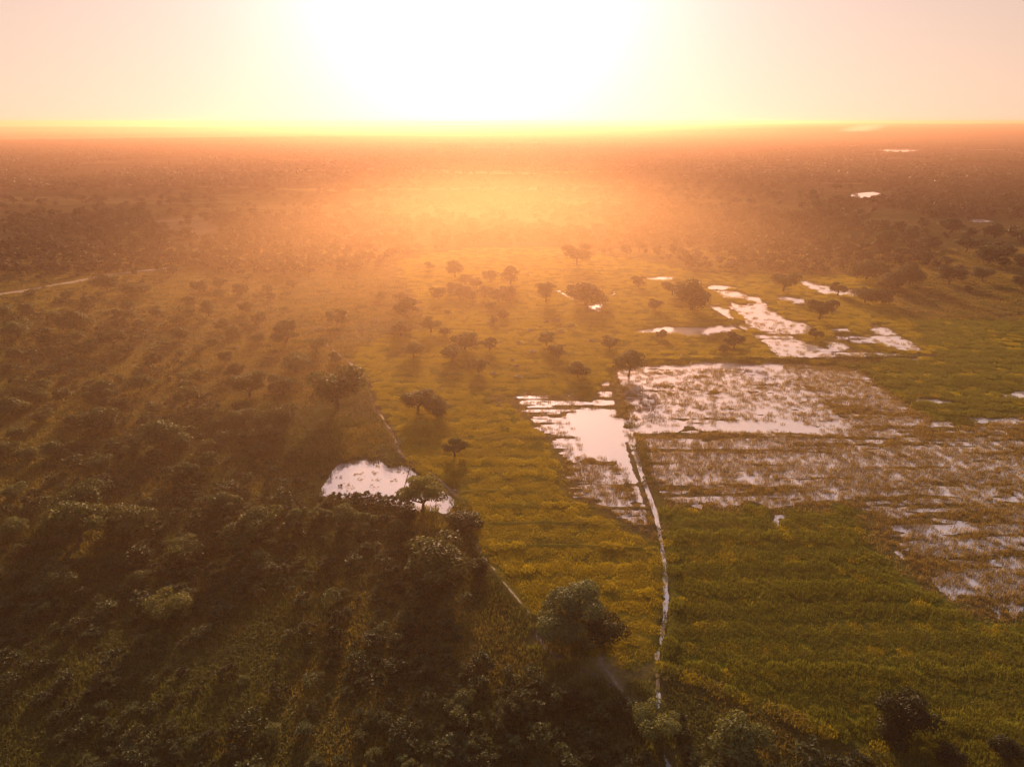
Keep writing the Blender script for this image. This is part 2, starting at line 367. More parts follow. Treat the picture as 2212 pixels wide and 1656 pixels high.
def ground_mat():
    m, nt = new_mat('ground_soil_and_turf'); b = NB(nt)
    g = b.n('ShaderNodeNewGeometry'); pos = g.outputs['Position']
    mk = b.n('ShaderNodeAttribute', attribute_name='mask'); sp = b.n('ShaderNodeSeparateColor'); b.l(mk.outputs['Color'], sp.inputs[0])
    n1 = b.noise(pos, .012, 5, .62); n2 = b.noise(pos, .13, 5, .65); n3 = b.noise(pos, 1.6, 4, .7)
    st = b.noise(pos, 1.0, 4, .6, (.05, .55, .3))
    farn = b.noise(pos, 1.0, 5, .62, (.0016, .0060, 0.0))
    mixn = b.math('ADD', b.math('MULTIPLY', n1, .45), b.math('ADD', b.math('MULTIPLY', n2, .35), b.math('MULTIPLY', n3, .2)))
    sav = b.ramp(mixn, [(.36, (.06, .056, .02)), (.5, (.115, .10, .034)), (.62, (.19, .15, .055))])
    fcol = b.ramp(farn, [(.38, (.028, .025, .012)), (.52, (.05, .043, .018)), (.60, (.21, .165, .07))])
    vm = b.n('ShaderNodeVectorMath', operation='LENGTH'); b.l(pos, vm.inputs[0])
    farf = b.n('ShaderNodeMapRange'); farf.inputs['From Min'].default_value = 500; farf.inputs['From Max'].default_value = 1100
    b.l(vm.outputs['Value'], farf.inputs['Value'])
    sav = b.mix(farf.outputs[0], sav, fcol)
    fm = b.math('ADD', b.math('MULTIPLY', st, .5), b.math('ADD', b.math('MULTIPLY', n2, .25), b.math('MULTIPLY', n3, .25)))
    fy = b.ramp(fm, [(.36, (.14, .115, .014)), (.5, (.24, .195, .022)), (.64, (.33, .26, .036))])
    fg = b.ramp(fm, [(.36, (.07, .08, .010)), (.5, (.13, .14, .015)), (.64, (.20, .195, .024))])
    c = b.mix(sp.outputs[0], sav, fy); c = b.mix(sp.outputs[1], c, fg)
    mud = b.ramp(n3, [(.35, (.13, .10, .048)), (.65, (.21, .165, .085))])
    c = b.mix(sp.outputs[2], c, mud)
    bare = b.ramp(n3, [(.3, (.20, .135, .085)), (.7, (.33, .24, .16))])
    c = b.mix(mk.outputs['Alpha'], c, bare)
    p = b.n('ShaderNodeBsdfDiffuse'); p.inputs['Roughness'].default_value = .6
    b.l(c, p.inputs['Color'])
    bp = b.n('ShaderNodeBump'); bp.inputs['Strength'].default_value = .9; bp.inputs['Distance'].default_value = .35
    b.l(b.math('ADD', n3, b.math('MULTIPLY', n2, 2.0)), bp.inputs['Height']); b.l(bp.outputs[0], p.inputs['Normal'])
    o = b.n('ShaderNodeOutputMaterial'); b.l(p.outputs[0], o.inputs['Surface']); return m
M_GROUND = ground_mat()

def water_mat():
    m, nt = new_mat('silty_water'); b = NB(nt); g = b.n('ShaderNodeNewGeometry')
    w = b.noise(g.outputs['Position'], .35, 3, .5); r = b.noise(g.outputs['Position'], 3.0, 2, .5)
    p = b.n('ShaderNodeBsdfPrincipled'); p.inputs['Base Color'].default_value = (.80, .80, .83, 1)
    p.inputs['Metallic'].default_value = .60; p.inputs['Roughness'].default_value = .06; p.inputs['IOR'].default_value = 1.33
    bp = b.n('ShaderNodeBump'); bp.inputs['Strength'].default_value = .02; bp.inputs['Distance'].default_value = .1
    b.l(b.math('ADD', b.math('MULTIPLY', w, 2.0), r), bp.inputs['Height']); b.l(bp.outputs[0], p.inputs['Normal'])
    o = b.n('ShaderNodeOutputMaterial'); b.l(p.outputs[0], o.inputs['Surface']); return m
M_WATER = water_mat()
def plain(name, c0, c1, scale=3.0, rough=.9):
    m, nt = new_mat(name); b = NB(nt); g = b.n('ShaderNodeNewGeometry')
    p = b.n('ShaderNodeBsdfPrincipled'); p.inputs['Roughness'].default_value = rough
    b.l(b.ramp(b.noise(g.outputs['Position'], scale, 4), [(.35, c0), (.65, c1)]), p.inputs['Base Color'])
    o = b.n('ShaderNodeOutputMaterial'); b.l(p.outputs[0], o.inputs['Surface']); return m
M_DIRT = plain('pale_dirt', (.20, .14, .095), (.33, .24, .17), .8)
M_TRAIL = plain('trodden_soil', (.14, .105, .07), (.25, .19, .135), 1.2)
M_MUD = plain('dark_mud', (.03, .025, .018), (.06, .048, .034), 1.5, .6)
M_FEATHER = plain('white_feathers', (.72, .70, .66), (.82, .80, .77), 9.0, .7)
M_BEAK = plain('yellow_beak', (.55, .32, .05), (.6, .36, .07), 9.0, .5)

# ------------------------------------------------------------------ ground sheet
def axis(lo, hi, step, far_lo, far_hi, g=1.05):
    c = list(np.arange(lo, hi + step / 2, step)); s = step; a = []
    x = lo
    while x > far_lo: s *= g; x -= s; a.append(x)
    s = step; x = c[-1]; bq = []
    while x < far_hi: s *= g; x += s; bq.append(x)
    return np.array(a[::-1] + c + bq)
def axis_y():
    y = 40.0; out = [y]
    while y < 46000:
        s = .45 if 75 < y < 220 else (.45 + (y - 220) * .0042 if 220 <= y < 420 else max(.8, y * .030) if y > 420 else .8)
        y += s; out.append(y)
    return np.array(out)
XS = axis(-34, 150, .42, -38000, 38000); YS = axis_y()
def build_ground():
    X, Y = np.meshgrid(XS, YS); x, y = X.ravel(), Y.ravel()
    z = height(x, y)
    V = np.stack([x, y, z], 1); nx, ny = len(XS), len(YS)
    i = (np.arange(ny - 1)[:, None] * nx + np.arange(nx - 1)[None, :]).ravel()
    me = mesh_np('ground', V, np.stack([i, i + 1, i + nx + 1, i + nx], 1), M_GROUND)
    me.polygons.foreach_set('use_smooth', np.ones(len(i), bool))
    near = (y < 700) & (np.abs(x) < 500)
    col = np.zeros((len(x), 4), np.float32); q = np.zeros(len(x)); q[near] = wetness(x[near], y[near])
    fl = sstep(-3, 3, sdf(x, y, FIELD_L, 4)); fr = sstep(-3, 3, sdf(x, y, FIELD_R, 4))
    col[:, 0] = fl; col[:, 1] = fr
    col[:, 2] = np.clip(sstep(.02, .45, q) * .8, 0, 1)
    bare = sstep(1.6, .7, ldist(x, y, PATH, 3)) * .5
    bare = np.maximum(bare, sstep(1.4, .4, ldist(x, y, TRAIL, 3)) * .45)
    bare = np.maximum(bare, .30 * sstep(-1, 1.5, sdf(x, y, CLEAR, 3)))
    bare = np.maximum(bare, .55 * sstep(-12, 8, sdf(x, y, PP([(325,480),(420,468),(480,500),(440,520),(390,505)]), 20)))
    col[:, 3] = bare * (.5 + vnoise(x * .9, y * .9, 7))
    at = me.attributes.new('mask', 'FLOAT_COLOR', 'POINT'); at.data.foreach_set('color', col.ravel())
    return tag(link('ground', me), kind='structure')
build_ground()

# ------------------------------------------------------------------ water, road
def flat_sheet(name, poly, z, mat, kind='structure', res=None):
    lo, hi = poly.min(0), poly.max(0)
    me = bpy.data.meshes.new(name)
    me.from_pydata([(p[0], p[1], z) for p in poly], [], [list(range(len(poly)))]); me.materials.append(mat)
    return tag(link(name, me), kind=kind)
def rect(x0, y0, x1, y1): return np.array([(x0, y0), (x1, y0), (x1, y1), (x0, y1)], float)
flat_sheet('water', rect(-22, 44, 190, 345), 0.0, M_WATER)
pl = [w[0] for w in WATER][-2]; a, b_ = pl.min(0) - 4, pl.max(0) + 4
flat_sheet('pond_water', rect(a[0], a[1] - 14, min(b_[0], -22.2), b_[1]), 0.0, M_WATER)
def ragged(poly, n=6, amp=.12):
    out = []
    for i in range(len(poly)):
        p, q = poly[i], poly[(i + 1) % len(poly)]
        for t in np.arange(n) / n: out.append(p + (q - p) * t + rng.normal(0, amp, 2) * np.linalg.norm(q - p) / n)
    return np.array(out)
FAR_POOLS = [[(1830,424),(1838,420),(1860,418),(1885,416),(1905,420),(1912,425),(1890,427),(1860,429),(1846,427)],
             [(2088,478),(2119,475),(2145,480),(2110,483)], [(1836,333),(1846,332),(1858,336),(1846,337)],
             [(1896,325),(1930,323),(1962,323),(1990,326),(1955,330),(1915,330)], [(1776,314),(1790,312),(1802,315),(1788,316)],
             [(2180,330),(2200,329),(2211,332),(2192,333)], [(2050,322),(2075,320),(2090,323),(2066,325)]]
for pts in FAR_POOLS:
    p = ragged(PP(pts)); zz = max(h1(*q) for q in p) + .25
    flat_sheet('pool_water', p, zz, M_WATER)
def ribbon(name, line, w, mat, lift=.03):
    pts = []
    for i in range(len(line) - 1):
        n = max(2, int(np.linalg.norm(line[i + 1] - line[i]) / 3))
        for t in np.arange(n) / n: pts.append(line[i] + (line[i + 1] - line[i]) * t)
    pts.append(line[-1]); pts = np.array(pts); d = np.gradient(pts, axis=0); d /= np.linalg.norm(d, axis=1)[:, None]
    nr = np.stack([-d[:, 1], d[:, 0]], 1); V = []; F = []
    for i, p in enumerate(pts):
        for k in range(5):
            o = (k / 4 - .5) * w * (1 + (.25 * rng.normal() if k in (0, 4) else 0)); q = p + nr[i] * o
            V.append((q[0], q[1], h1(*q) + lift + .04 * (1 - abs(k / 2 - 1))))
        if i:
            for k in range(4): F.append([(i - 1) * 5 + k, (i - 1) * 5 + k + 1, i * 5 + k + 1, i * 5 + k])
    me = mesh_np(name, V, F, mat); return tag(link(name, me), kind='structure')
ribbon('dirt_road', ROAD, 4.6, M_DIRT, .1)
ribbon('footpath', PATH, .6, M_DIRT, .04)
ribbon('trail', TRAIL, .55, M_TRAIL, .04)
ribbon('bank_path', PP([(868,990),(905,1018),(930,1032),(972,1062),(1000,1092),(1012,1140)]), .5, M_TRAIL, .05)
ribbon('channel_path', PP([(1418,1430),(1421,1500),(1420,1560),(1426,1610),(1446,1662)]), .5, M_TRAIL, .04)
ribbon('trench_bed', TRENCH, .55, M_MUD, .03)

# ------------------------------------------------------------------ plant building blocks
def leaf_quads(c, nrm, size, r):
    """one bent leaf spray (quad) per centre"""
    n = len(c); t = r.normal(size=(n, 3)); t -= nrm * (t * nrm).sum(1)[:, None]; t /= np.linalg.norm(t, axis=1)[:, None] + 1e-9
    b = np.cross(nrm, t); s = size[:, None]
    v = np.stack([c - t * s, c - b * s * .55, c + t * s, c + b * s * .55], 1).reshape(-1, 3)
    return v, np.arange(n * 4).reshape(-1, 4)
def lobes_leaves(lobes, n, leaf, r, shell=.75, flatten=1.0):
    """leaves through a set of ellipsoid lobes (cx, cy, cz, rx, ry, rz)"""
    L = np.array(lobes); wgt = L[:, 3] * L[:, 4] + L[:, 3] * L[:, 5]; k = r.choice(len(L), n, p=wgt / wgt.sum())
    d = r.normal(size=(n, 3)); d /= np.linalg.norm(d, axis=1)[:, None]
    d[:, 2] = np.where(r.random(n) < .72, np.abs(d[:, 2]), d[:, 2])
    rad = np.where(r.random(n) < shell, r.normal(.95, .10, n), r.random(n) ** .5)
    c = L[k, :3] + d * L[k, 3:] * rad[:, None]
    nr = d * .8 + r.normal(size=(n, 3)) * .6; nr[:, 2] += .25; nr /= np.linalg.norm(nr, axis=1)[:, None]
    v, f = leaf_quads(c, nr, leaf * r.uniform(.55, 1.25, n), r)
    lt = r.random(len(L)); tone = np.clip(.45 * lt[k] + .55 * r.random(n), 0, 1)
    return v, f, tone
def tube(path, radii, sides=7):
    V, F = [], []
    for i, p in enumerate(path):
        d = path[min(i + 1, len(path) - 1)] - path[max(i - 1, 0)]; d = d / (np.linalg.norm(d) + 1e-9)
        a = np.cross(d, (0.3, 1, .1)); a /= np.linalg.norm(a); b = np.cross(d, a)
        for k in range(sides):
            t = 2 * math.pi * k / sides; V.append(p + radii[i] * (a * math.cos(t) + b * math.sin(t)))
        if i:
            for k in range(sides): F.append([(i - 1) * sides + k, (i - 1) * sides + (k + 1) % sides, i * sides + (k + 1) % sides, i * sides + k])
    return V, F
def tree_proto(seed, shape, n_leaf, leaf):
    """crown about 1 wide; returns crown mesh, trunk mesh, crown height"""
    r = np.random.default_rng(seed); lobes = []
    if shape == 'round':   H, zc, n, fl = .88, .36, 16, .8
    elif shape == 'flat':  H, zc, n, fl = .66, .36, 18, .62
    elif shape == 'tall':  H, zc, n, fl = 1.25, .52, 15, 1.15
    elif shape == 'dome':  H, zc, n, fl = .74, .30, 15, .8
    elif shape == 'giant': H, zc, n, fl = .8, .40, 34, 1.0
    else:                  H, zc, n, fl = .95, .40, 13, .85
    for i in range(n):
        a = r.uniform(0, 2 * math.pi); rr = .36 * math.sqrt(r.random()) if shape != 'open' else .40 * math.sqrt(r.random())
        h = (r.uniform(-.24, .26) if shape != 'giant' else r.uniform(-.34, .34)) * fl; top = math.sqrt(max(.05, 1 - (rr / .5) ** 2))
        s = r.uniform(.12, .21) * (.85 if shape == 'open' else .72 if shape == 'giant' else 1)
        lobes.append((rr * math.cos(a) * (1.1 if shape == 'flat' else 1), rr * math.sin(a), zc + h * top + (.1 if shape == 'flat' else 0) * (1 - rr * 2), s, s * r.uniform(.85, 1.15), s * (.7 if shape != 'flat' else .48)))
    if shape in ('round', 'dome', 'tall'): lobes.append((0, 0, zc, .3, .3, .30 * fl))
    v, f, tone = lobes_leaves(lobes, n_leaf, leaf, r)
    # stray sprays poking out of the outline
    m = max(20, n_leaf // 18); k = r.choice(len(lobes), m); L = np.array(lobes)
    d = r.normal(size=(m, 3)); d /= np.linalg.norm(d, axis=1)[:, None]
    v2, f2 = leaf_quads(L[k, :3] + d * L[k, 3:] * r.uniform(1.05, 1.3, m)[:, None], d, leaf * r.uniform(.5, 1, m), r)
    f = np.concatenate([f, f2 + len(v)]); v = np.concatenate([v, v2]); tone = np.concatenate([tone, r.random(m)])
    v[:, 2] = np.maximum(v[:, 2], .04)
    crown = mesh_np('crown_' + shape, v, f, M_TREE, tone)
    V, F = [], []
    def addt(p, q):
        a, b = tube(p, q); o = len(V); V.extend(a); F.extend([[i + o for i in x] for x in b])
    lean = r.normal(0, .04, 2); fork = np.array((lean[0], lean[1], zc * r.uniform(.45, .6)))
    addt([np.array((0, 0, -.06)), np.array((lean[0] * .2, lean[1] * .2, .03)), fork * .6, fork], [.052, .036, .029, .026])
    for i in r.choice(len(lobes), min(7, len(lobes)), replace=False):
        e = np.array(lobes[i][:3]); mid = fork * .45 + e * .55 + r.normal(0, .03, 3) + np.array((0, 0, -.04))
        addt([fork - np.array((0, 0, .02)), mid, e], [.020, .012, .004])
    trunk = mesh_np('trunk_' + shape, V, F, M_BARK)
    return crown, trunk
PROTO = {}
for sh, k in (('round', 3), ('flat', 3), ('tall', 2), ('dome', 3), ('open', 2)):
    for i in range(k):
        PROTO[(sh, i, 'hi')] = tree_proto(100 + 10 * i + len(sh), sh, 5200, .026)
        PROTO[(sh, i, 'mid')] = tree_proto(300 + 10 * i + len(sh), sh, 1700, .042)
PROTO[('giant', 0, 'hi')] = tree_proto(77, 'giant', 15000, .016)
NVAR = {'giant': 1, 'round': 3, 'flat': 3, 'tall': 2, 'dome': 3, 'open': 2}

THINGS = []
_cnt = [0]
def add_tree(u, v, w_px, shape='round', label=None, tint=1.0, warm=1.0, lod=None, name='tree', group=None, height_k=1.0):
    """u, v: foot of the trunk in photo units; w_px: crown width there"""
    xy, t = P(u, v); w = 1.18 * w_px * t / FD
    lod = lod or ('hi' if w_px > 40 else 'mid')
    i = _cnt[0] % NVAR[shape]; _cnt[0] += 1
    crown, trunk = PROTO[(shape, i, lod)]
    o = empty(name, (xy[0], xy[1], h1(*xy)))
    o.rotation_euler = (0, 0, rng.uniform(0, 6.28)); s = w; k = rng.uniform(.92, 1.08) * height_k
    for part, me in (('trunk', trunk), ('crown', crown)):
        c = link(part, me, o); c.scale = (s, s, s * k)
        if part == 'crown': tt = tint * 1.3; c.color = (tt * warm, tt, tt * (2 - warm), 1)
    THINGS.append(dict(o=o, u=u, v=v, w=w_px, shape=shape, label=label, xy=xy, tint=tint, warm=warm, kind=name))
    return o
SHRUBS = []
def shrub_proto(seed, n, leaf, stems=5):
    """leafy rosettes on several stems, about 1 wide and .8 tall"""
    r = np.random.default_rng(seed); vs, fs, ts, off = [], [], [], 0
    ng = r.integers(9, 15)
    for g in range(ng):
        a = r.uniform(0, 6.28); rr = .42 * math.sqrt(r.random()); top = .72 * math.sqrt(max(.1, 1 - (rr / .52) ** 2)) * r.uniform(.55, 1.05)
        c0 = np.array((rr * math.cos(a), rr * math.sin(a), top)); m = n // ng; tone0 = r.random()
        d = r.normal(size=(m, 3)); d[:, 2] = np.abs(d[:, 2]) * .9; d /= np.linalg.norm(d, axis=1)[:, None]
        c = c0 + d * r.uniform(.03, .17, m)[:, None] * np.array((1, 1, .8))
        up = np.tile((0, 0, 1.0), (m, 1)); nr = up * .7 - d * .25 + r.normal(size=(m, 3)) * .3; nr /= np.linalg.norm(nr, axis=1)[:, None]
        v, f = leaf_quads(c, nr, leaf * r.uniform(.6, 1.3, m), r)
        vs.append(v); fs.append(f + off); ts.append(np.clip(.5 * tone0 + .5 * r.random(m), 0, 1)); off += len(v)
    # low skirt of leaves
    m = n // 3; a = r.uniform(0, 6.28, m); rr = .46 * np.sqrt(r.random(m)); c = np.stack([rr * np.cos(a), rr * np.sin(a), r.uniform(.03, .4, m)], 1)
    nr = r.normal(size=(m, 3)); nr[:, 2] = abs(nr[:, 2]) + .4; nr /= np.linalg.norm(nr, axis=1)[:, None]
    v, f = leaf_quads(c, nr, leaf * r.uniform(.6, 1.2, m), r); vs.append(v); fs.append(f + off); ts.append(.35 * r.random(m))
    return mesh_np('shrub', np.concatenate(vs), np.concatenate(fs), M_SHRUB, np.concatenate(ts))
SHP = [shrub_proto(500 + i, 1100, .042) for i in range(8)]
def add_shrub(u, v, w_px, label=None, tint=1.0, warm=1.0, hk=1.0, group=None):
    xy, t = P(u, v); w = w_px * t / FD
    o = link('shrub', SHP[rng.integers(len(SHP))]); o.location = (xy[0], xy[1], h1(*xy) - .03)
    o.rotation_euler = (0, 0, rng.uniform(0, 6.28)); o.scale = (w, w, w * hk); o.color = (tint * warm, tint, tint * (2 - warm), 1)
    SHRUBS.append(dict(o=o, u=u, v=v, w=w_px, label=label, xy=xy, tint=tint, warm=warm, kind='shrub', group=group))
    return o

# ------------------------------------------------------------------ trees that can be told apart
T = add_tree
T(730, 886, 114, 'flat', 'broad flat-topped tree beside the bend of the narrow white path')
T(903, 893, 64, 'round', 'larger round tree of the pair standing in the golden field')
T(945, 903, 56, 'round', 'smaller round tree of the pair standing in the golden field')
T(983, 990, 54, 'open', 'lone airy tree on the golden field above the pond', 1.5, 1.05)
T(1357, 812, 60, 'tall', 'dark upright tree standing in the water at the flooded paddy corner')
T(1247, 818, 48, 'round', 'round tree at the near edge of the meadow, left of the flooded block corner')
T(1315, 756, 38, 'round', 'small round tree behind the dark tree that stands in water')
T(1264, 660, 80, 'dome', 'broad domed tree on the meadow with puddles at its foot', .8)
T(1178, 655, 42, 'tall', 'slim tree left of the broad domed meadow tree', 1.1)
T(1413, 672, 31, 'round', 'small round tree between two broad meadow trees', .8)
T(1378, 622, 29, 'round', 'small dark tree left of the bright puddle at the meadow top', .8)
T(1493, 672, 78, 'round', 'biggest dark tree left of the stepped flooded strips', .75)
T(1452, 640, 42, 'open', 'ragged tree leaning behind the biggest dark tree', .9)
T(1427, 733, 24, 'open', 'tiny tree at the left end of the long water strip', .9)
T(1584, 762, 44, 'open', 'crooked tree on a mound ringed by a shallow trench', .75)
T(1562, 764, 24, 'dome', 'low bush-like tree on the ringed mound', .7)
T(1768, 693, 58, 'open', 'bushy tree right of the stepped flooded strips', .75)
T(1866, 656, 48, 'dome', 'left half of the low tree pair at the flooded strip', .75)
T(1903, 658, 46, 'dome', 'right half of the low tree pair at the flooded strip', .7)
T(1808, 640, 34, 'open', 'thin tree growing in the upper flooded strip', .8)
T(1690, 632, 56, 'open', 'tree at the left end of the upper flooded strip', 1.0)
T(1760, 735, 30, 'open', 'scraggly brush tree in the middle of the flooded strips', .8)
T(1925, 628, 62, 'dome', 'wide dark tree at the wood edge above the green meadow', .75)
T(1962, 618, 58, 'round', 'tall dark tree at the wood edge above the green meadow', .75)
T(1868, 606, 58, 'dome', 'broad tree at the wood edge behind the upper flooded strip', .8)
T(2048, 616, 50, 'round', 'round dark tree alone on the green meadow at right', .7)
T(2075, 611, 20, 'round', 'small tree touching the round dark tree on the green meadow', .7)
T(2119, 611, 42, 'flat', 'flat tree right of the round dark meadow tree', .8)
T(2090, 631, 17, 'dome', 'tiny dark bush tree in front of the meadow trees', .6)
T(2203, 620, 34, 'dome', 'dark tree cut by the right picture edge on the meadow', .7)
T(2132, 574, 56, 'round', 'biggest dark tree at right, in front of the far meadow', .6)
T(2174, 553, 34, 'dome', 'smaller tree touching the biggest dark tree at right', .6)
T(2085, 548, 45, 'flat', 'spreading tree left of the biggest dark tree at right', .75)
T(2166, 577, 30, 'dome', 'low tree at the foot of the biggest dark tree at right', .65)
T(2204, 572, 30, 'dome', 'low dark tree at the right edge above the meadow', .65)
T(2146, 516, 42, 'round', 'dark tree behind the biggest tree at right', .7)
T(2197, 522, 35, 'round', 'far dark tree at the right picture edge', .7)
T(2051, 504, 50, 'dome', 'wide tree left of the small far water glint', .75)
T(2092, 518, 32, 'round', 'tree just below the small far water glint', .75)
T(2000, 534, 36, 'round', 'round tree left of the spreading right meadow tree', .75)
T(1998, 566, 32, 'dome', 'dark tree on the wood fringe below the round tree at right', .7)
T(1970, 510, 28, 'round', 'small tree on the wood fringe left of the wide tree', .75)
T(1912, 528, 45, 'dome', 'domed tree inside the right wood fringe', .8)
T(2031, 556, 16, 'tall', 'narrow young tree on the right grass slope', .9)
T(1802, 441, 30, 'flat', 'dark flat tree left of the far bright pool', .7)
T(1739, 438, 36, 'open', 'wide airy tree on the far golden clearing', .8)
T(1770, 466, 46, 'open', 'tree below the far golden clearing', .8)
T(1803, 413, 22, 'flat', 'small flat tree above the far bright pool', .75)
T(1246, 575, 58, 'open', 'great tree standing at the top edge of the golden field', 1.1)
# grove in the middle of the meadow
for q in ((983,602,38,'tall'),(1003,618,30,'round'),(980,641,34,'round'),(948,650,34,'round'),(1061,612,34,'round'),(1102,616,40,'tall'),
          (1076,655,46,'dome'),(1045,646,34,'round'),(1019,650,28,'dome'),(927,588,26,'open'),(1061,672,26,'dome'),(1098,645,34,'round'),(1030,625,30,'round')):
    T(*q, None, 1.05)
for q in ((868,660,30,'round'),(824,652,26,'dome'),(880,690,54,'flat'),(868,730,50,'open'),(931,723,42,'open'),(968,684,15,'round'),(961,730,28,'dome'),
          (1005,758,54,'round'),(975,785,48,'round'),(893,775,43,'round'),(1058,760,36,'open'),(1087,690,26,'dome'),(1065,702,19,'round'),(1180,750,34,'tall'),
          (1205,776,38,'round'),(1035,808,40,'round'),(1000,648,36,'round'),
          (166,722,66,'dome'),(119,698,32,'dome'),(247,758,54,'flat'),(234,634,52,'flat'),(285,640,40,'dome'),(413,664,30,'round'),(412,692,34,'round'),(383,704,32,'dome'),
          (388,740,42,'round'),(452,688,38,'tall'),(480,716,33,'open'),(475,626,31,'round'),(474,648,25,'round'),(376,596,27,'round'),(617,745,66,'open'),
          (685,766,44,'open'),(729,706,40,'open'),(617,676,15,'round'),(578,634,22,'dome'),(554,650,13,'round'),(432,770,29,'round'),(461,748,23,'dome'),(200,780,42,'round'),
          (330,715,18,'open'),(298,748,26,'open'),(41,736,58,'dome'),(7,690,42,'dome'),(58,680,32,'dome'),
          (641,810,62,'dome'),(726,790,34,'open'),(540,862,72,'round'),(612,862,60,'open'),(600,935,86,'dome'),(527,922,50,'round'),(585,962,70,'dome'),
          (430,842,40,'open'),(472,836,40,'dome'),(395,780,34,'dome'),(355,800,38,'open'),(300,850,46,'flat'),(330,905,62,'dome'),(420,905,60,'flat'),(250,880,60,'dome'),
          (180,870,58,'open'),(95,860,60,'dome'),(40,905,66,'dome'),(120,930,70,'dome'),(215,945,66,'dome'),(360,970,84,'dome'),(480,985,62,'flat'),(30,985,70,'dome'),
          (110,1010,60,'dome'),(250,1035,80,'dome'),(410,1045,64,'open'),(455,1040,40,'tall'),(60,1075,80,'dome'),(170,1100,90,'dome'),(320,1110,70,'dome'),(480,1120,76,'open'),
          (40,1180,90,'dome'),(185,1195,110,'flat'),(300,1165,80,'dome'),(420,1190,92,'dome'),(560,1180,110,'flat'),(640,1150,60,'open'),(750,1150,54,'tall'),(700,1135,46,'open'),
          (795,1150,44,'open'),(860,1165,52,'open'),(300,1255,60,'dome'),(120,1280,110,'dome'),(60,820,40,'dome'),(140,800,36,'open'),(250,815,34,'dome')):
    lit = 1.05 if q[0] > 500 else 1.0
    if q[1] > 770 and q[0] < 520: q = (q[0] + rng.normal(0, 16), q[1] + rng.normal(0, 12), q[2] * rng.uniform(.55, 1.2), q[3])
    T(*q, None, lit * rng.uniform(.8, 1.35), rng.uniform(.95, 1.15))
_n = 0
while _n < 62:                                     # the looser trees and bushes of the grassland at left
    q = (rng.uniform(-20, 640), rng.uniform(600, 1010))
    if q[1] < 640 - .16 * q[0] + 25 or any(abs(q[0] - t['u']) < 26 and abs(q[1] - t['v']) < 17 for t in THINGS): continue
    T(q[0], q[1], rng.uniform(20, 34) * (.55 + q[1] / 1400), str(rng.choice(['dome', 'round', 'round', 'open', 'flat'])), None, rng.uniform(.75, 1.2), rng.uniform(.95, 1.12)); _n += 1
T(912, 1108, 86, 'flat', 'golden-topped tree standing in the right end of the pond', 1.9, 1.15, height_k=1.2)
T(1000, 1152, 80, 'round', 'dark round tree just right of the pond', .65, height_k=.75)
T(945, 1258, 150, 'flat', 'spreading tree with a pinkish crown beside the field corner', 1.45, 1.2, height_k=.75)  # whole crown tinted paler and warmer
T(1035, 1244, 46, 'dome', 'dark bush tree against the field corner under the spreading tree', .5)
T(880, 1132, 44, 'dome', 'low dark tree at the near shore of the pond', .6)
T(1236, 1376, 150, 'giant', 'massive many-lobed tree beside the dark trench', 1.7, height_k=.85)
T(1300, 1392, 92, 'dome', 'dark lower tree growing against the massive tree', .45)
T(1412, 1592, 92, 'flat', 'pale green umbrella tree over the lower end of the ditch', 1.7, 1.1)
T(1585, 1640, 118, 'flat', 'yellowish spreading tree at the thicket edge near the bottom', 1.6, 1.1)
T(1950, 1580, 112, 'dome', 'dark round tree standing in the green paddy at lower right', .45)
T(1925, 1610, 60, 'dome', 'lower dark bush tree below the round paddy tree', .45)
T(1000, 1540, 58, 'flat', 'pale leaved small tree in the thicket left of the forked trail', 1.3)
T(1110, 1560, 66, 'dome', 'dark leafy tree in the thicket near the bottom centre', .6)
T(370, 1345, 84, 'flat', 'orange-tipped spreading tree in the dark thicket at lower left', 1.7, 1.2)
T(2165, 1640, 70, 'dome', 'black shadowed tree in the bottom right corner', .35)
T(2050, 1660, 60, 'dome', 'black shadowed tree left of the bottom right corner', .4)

# ------------------------------------------------------------------ shrubs that can be told apart
for q in ((1200,697,20),(1232,708,20),(1211,720,18),(1143,718,16),(1278,740,16),(1058,700,16),(1120,745,16),(1150,765,18),(1105,782,14),(1113,795,16),(1064,812,18),(1118,820,20),
          (1180,700,15),(735,800,20),(620,705,14),(690,720,22),(560,700,20),(545,735,22),(510,760,20),(350,690,18),(300,700,16),(650,690,14),(590,768,22),(735,735,18),(780,720,16),(810,700,18)):
    add_shrub(*q, None, .6, 1.05, .45, 'meadow')
add_shrub(735, 1051, 11, 'small dark bush standing alone in the open pond', .5)
for k in range(16):                                # leafy shrubs along the pond's near shore
    add_shrub(690 + k * 13 + rng.uniform(-5, 5), 1094 + .05 * k * 8 + rng.uniform(-4, 8), rng.uniform(22, 34), None, rng.uniform(.8, 1.4), 1.05, 1.25, 'pond')
def thick(u, v):
    """is this spot thicket (lower left and bottom)?"""
    edge = np.interp(v, [900, 1000, 1090, 1180, 1290, 1420, 1500, 1560, 1670], [520, 640, 700, 960, 1000, 980, 1220, 1460, 1880])
    return u < edge
k = 0
while k < 150:
    u, v = rng.uniform(-20, 1800), rng.uniform(1100, 1690)
    if not thick(u, v) or (680 < u < 990 and v < 1115): continue
    if any(abs(u - s['u']) < 22 and abs(v - s['v']) < 18 for s in SHRUBS): continue
    add_shrub(u, v, rng.uniform(24, 52), None, rng.choice([.5, .7, .9, 1.2, 1.6]), rng.uniform(.95, 1.18), rng.uniform(.8, 1.15), 'thicket'); k += 1

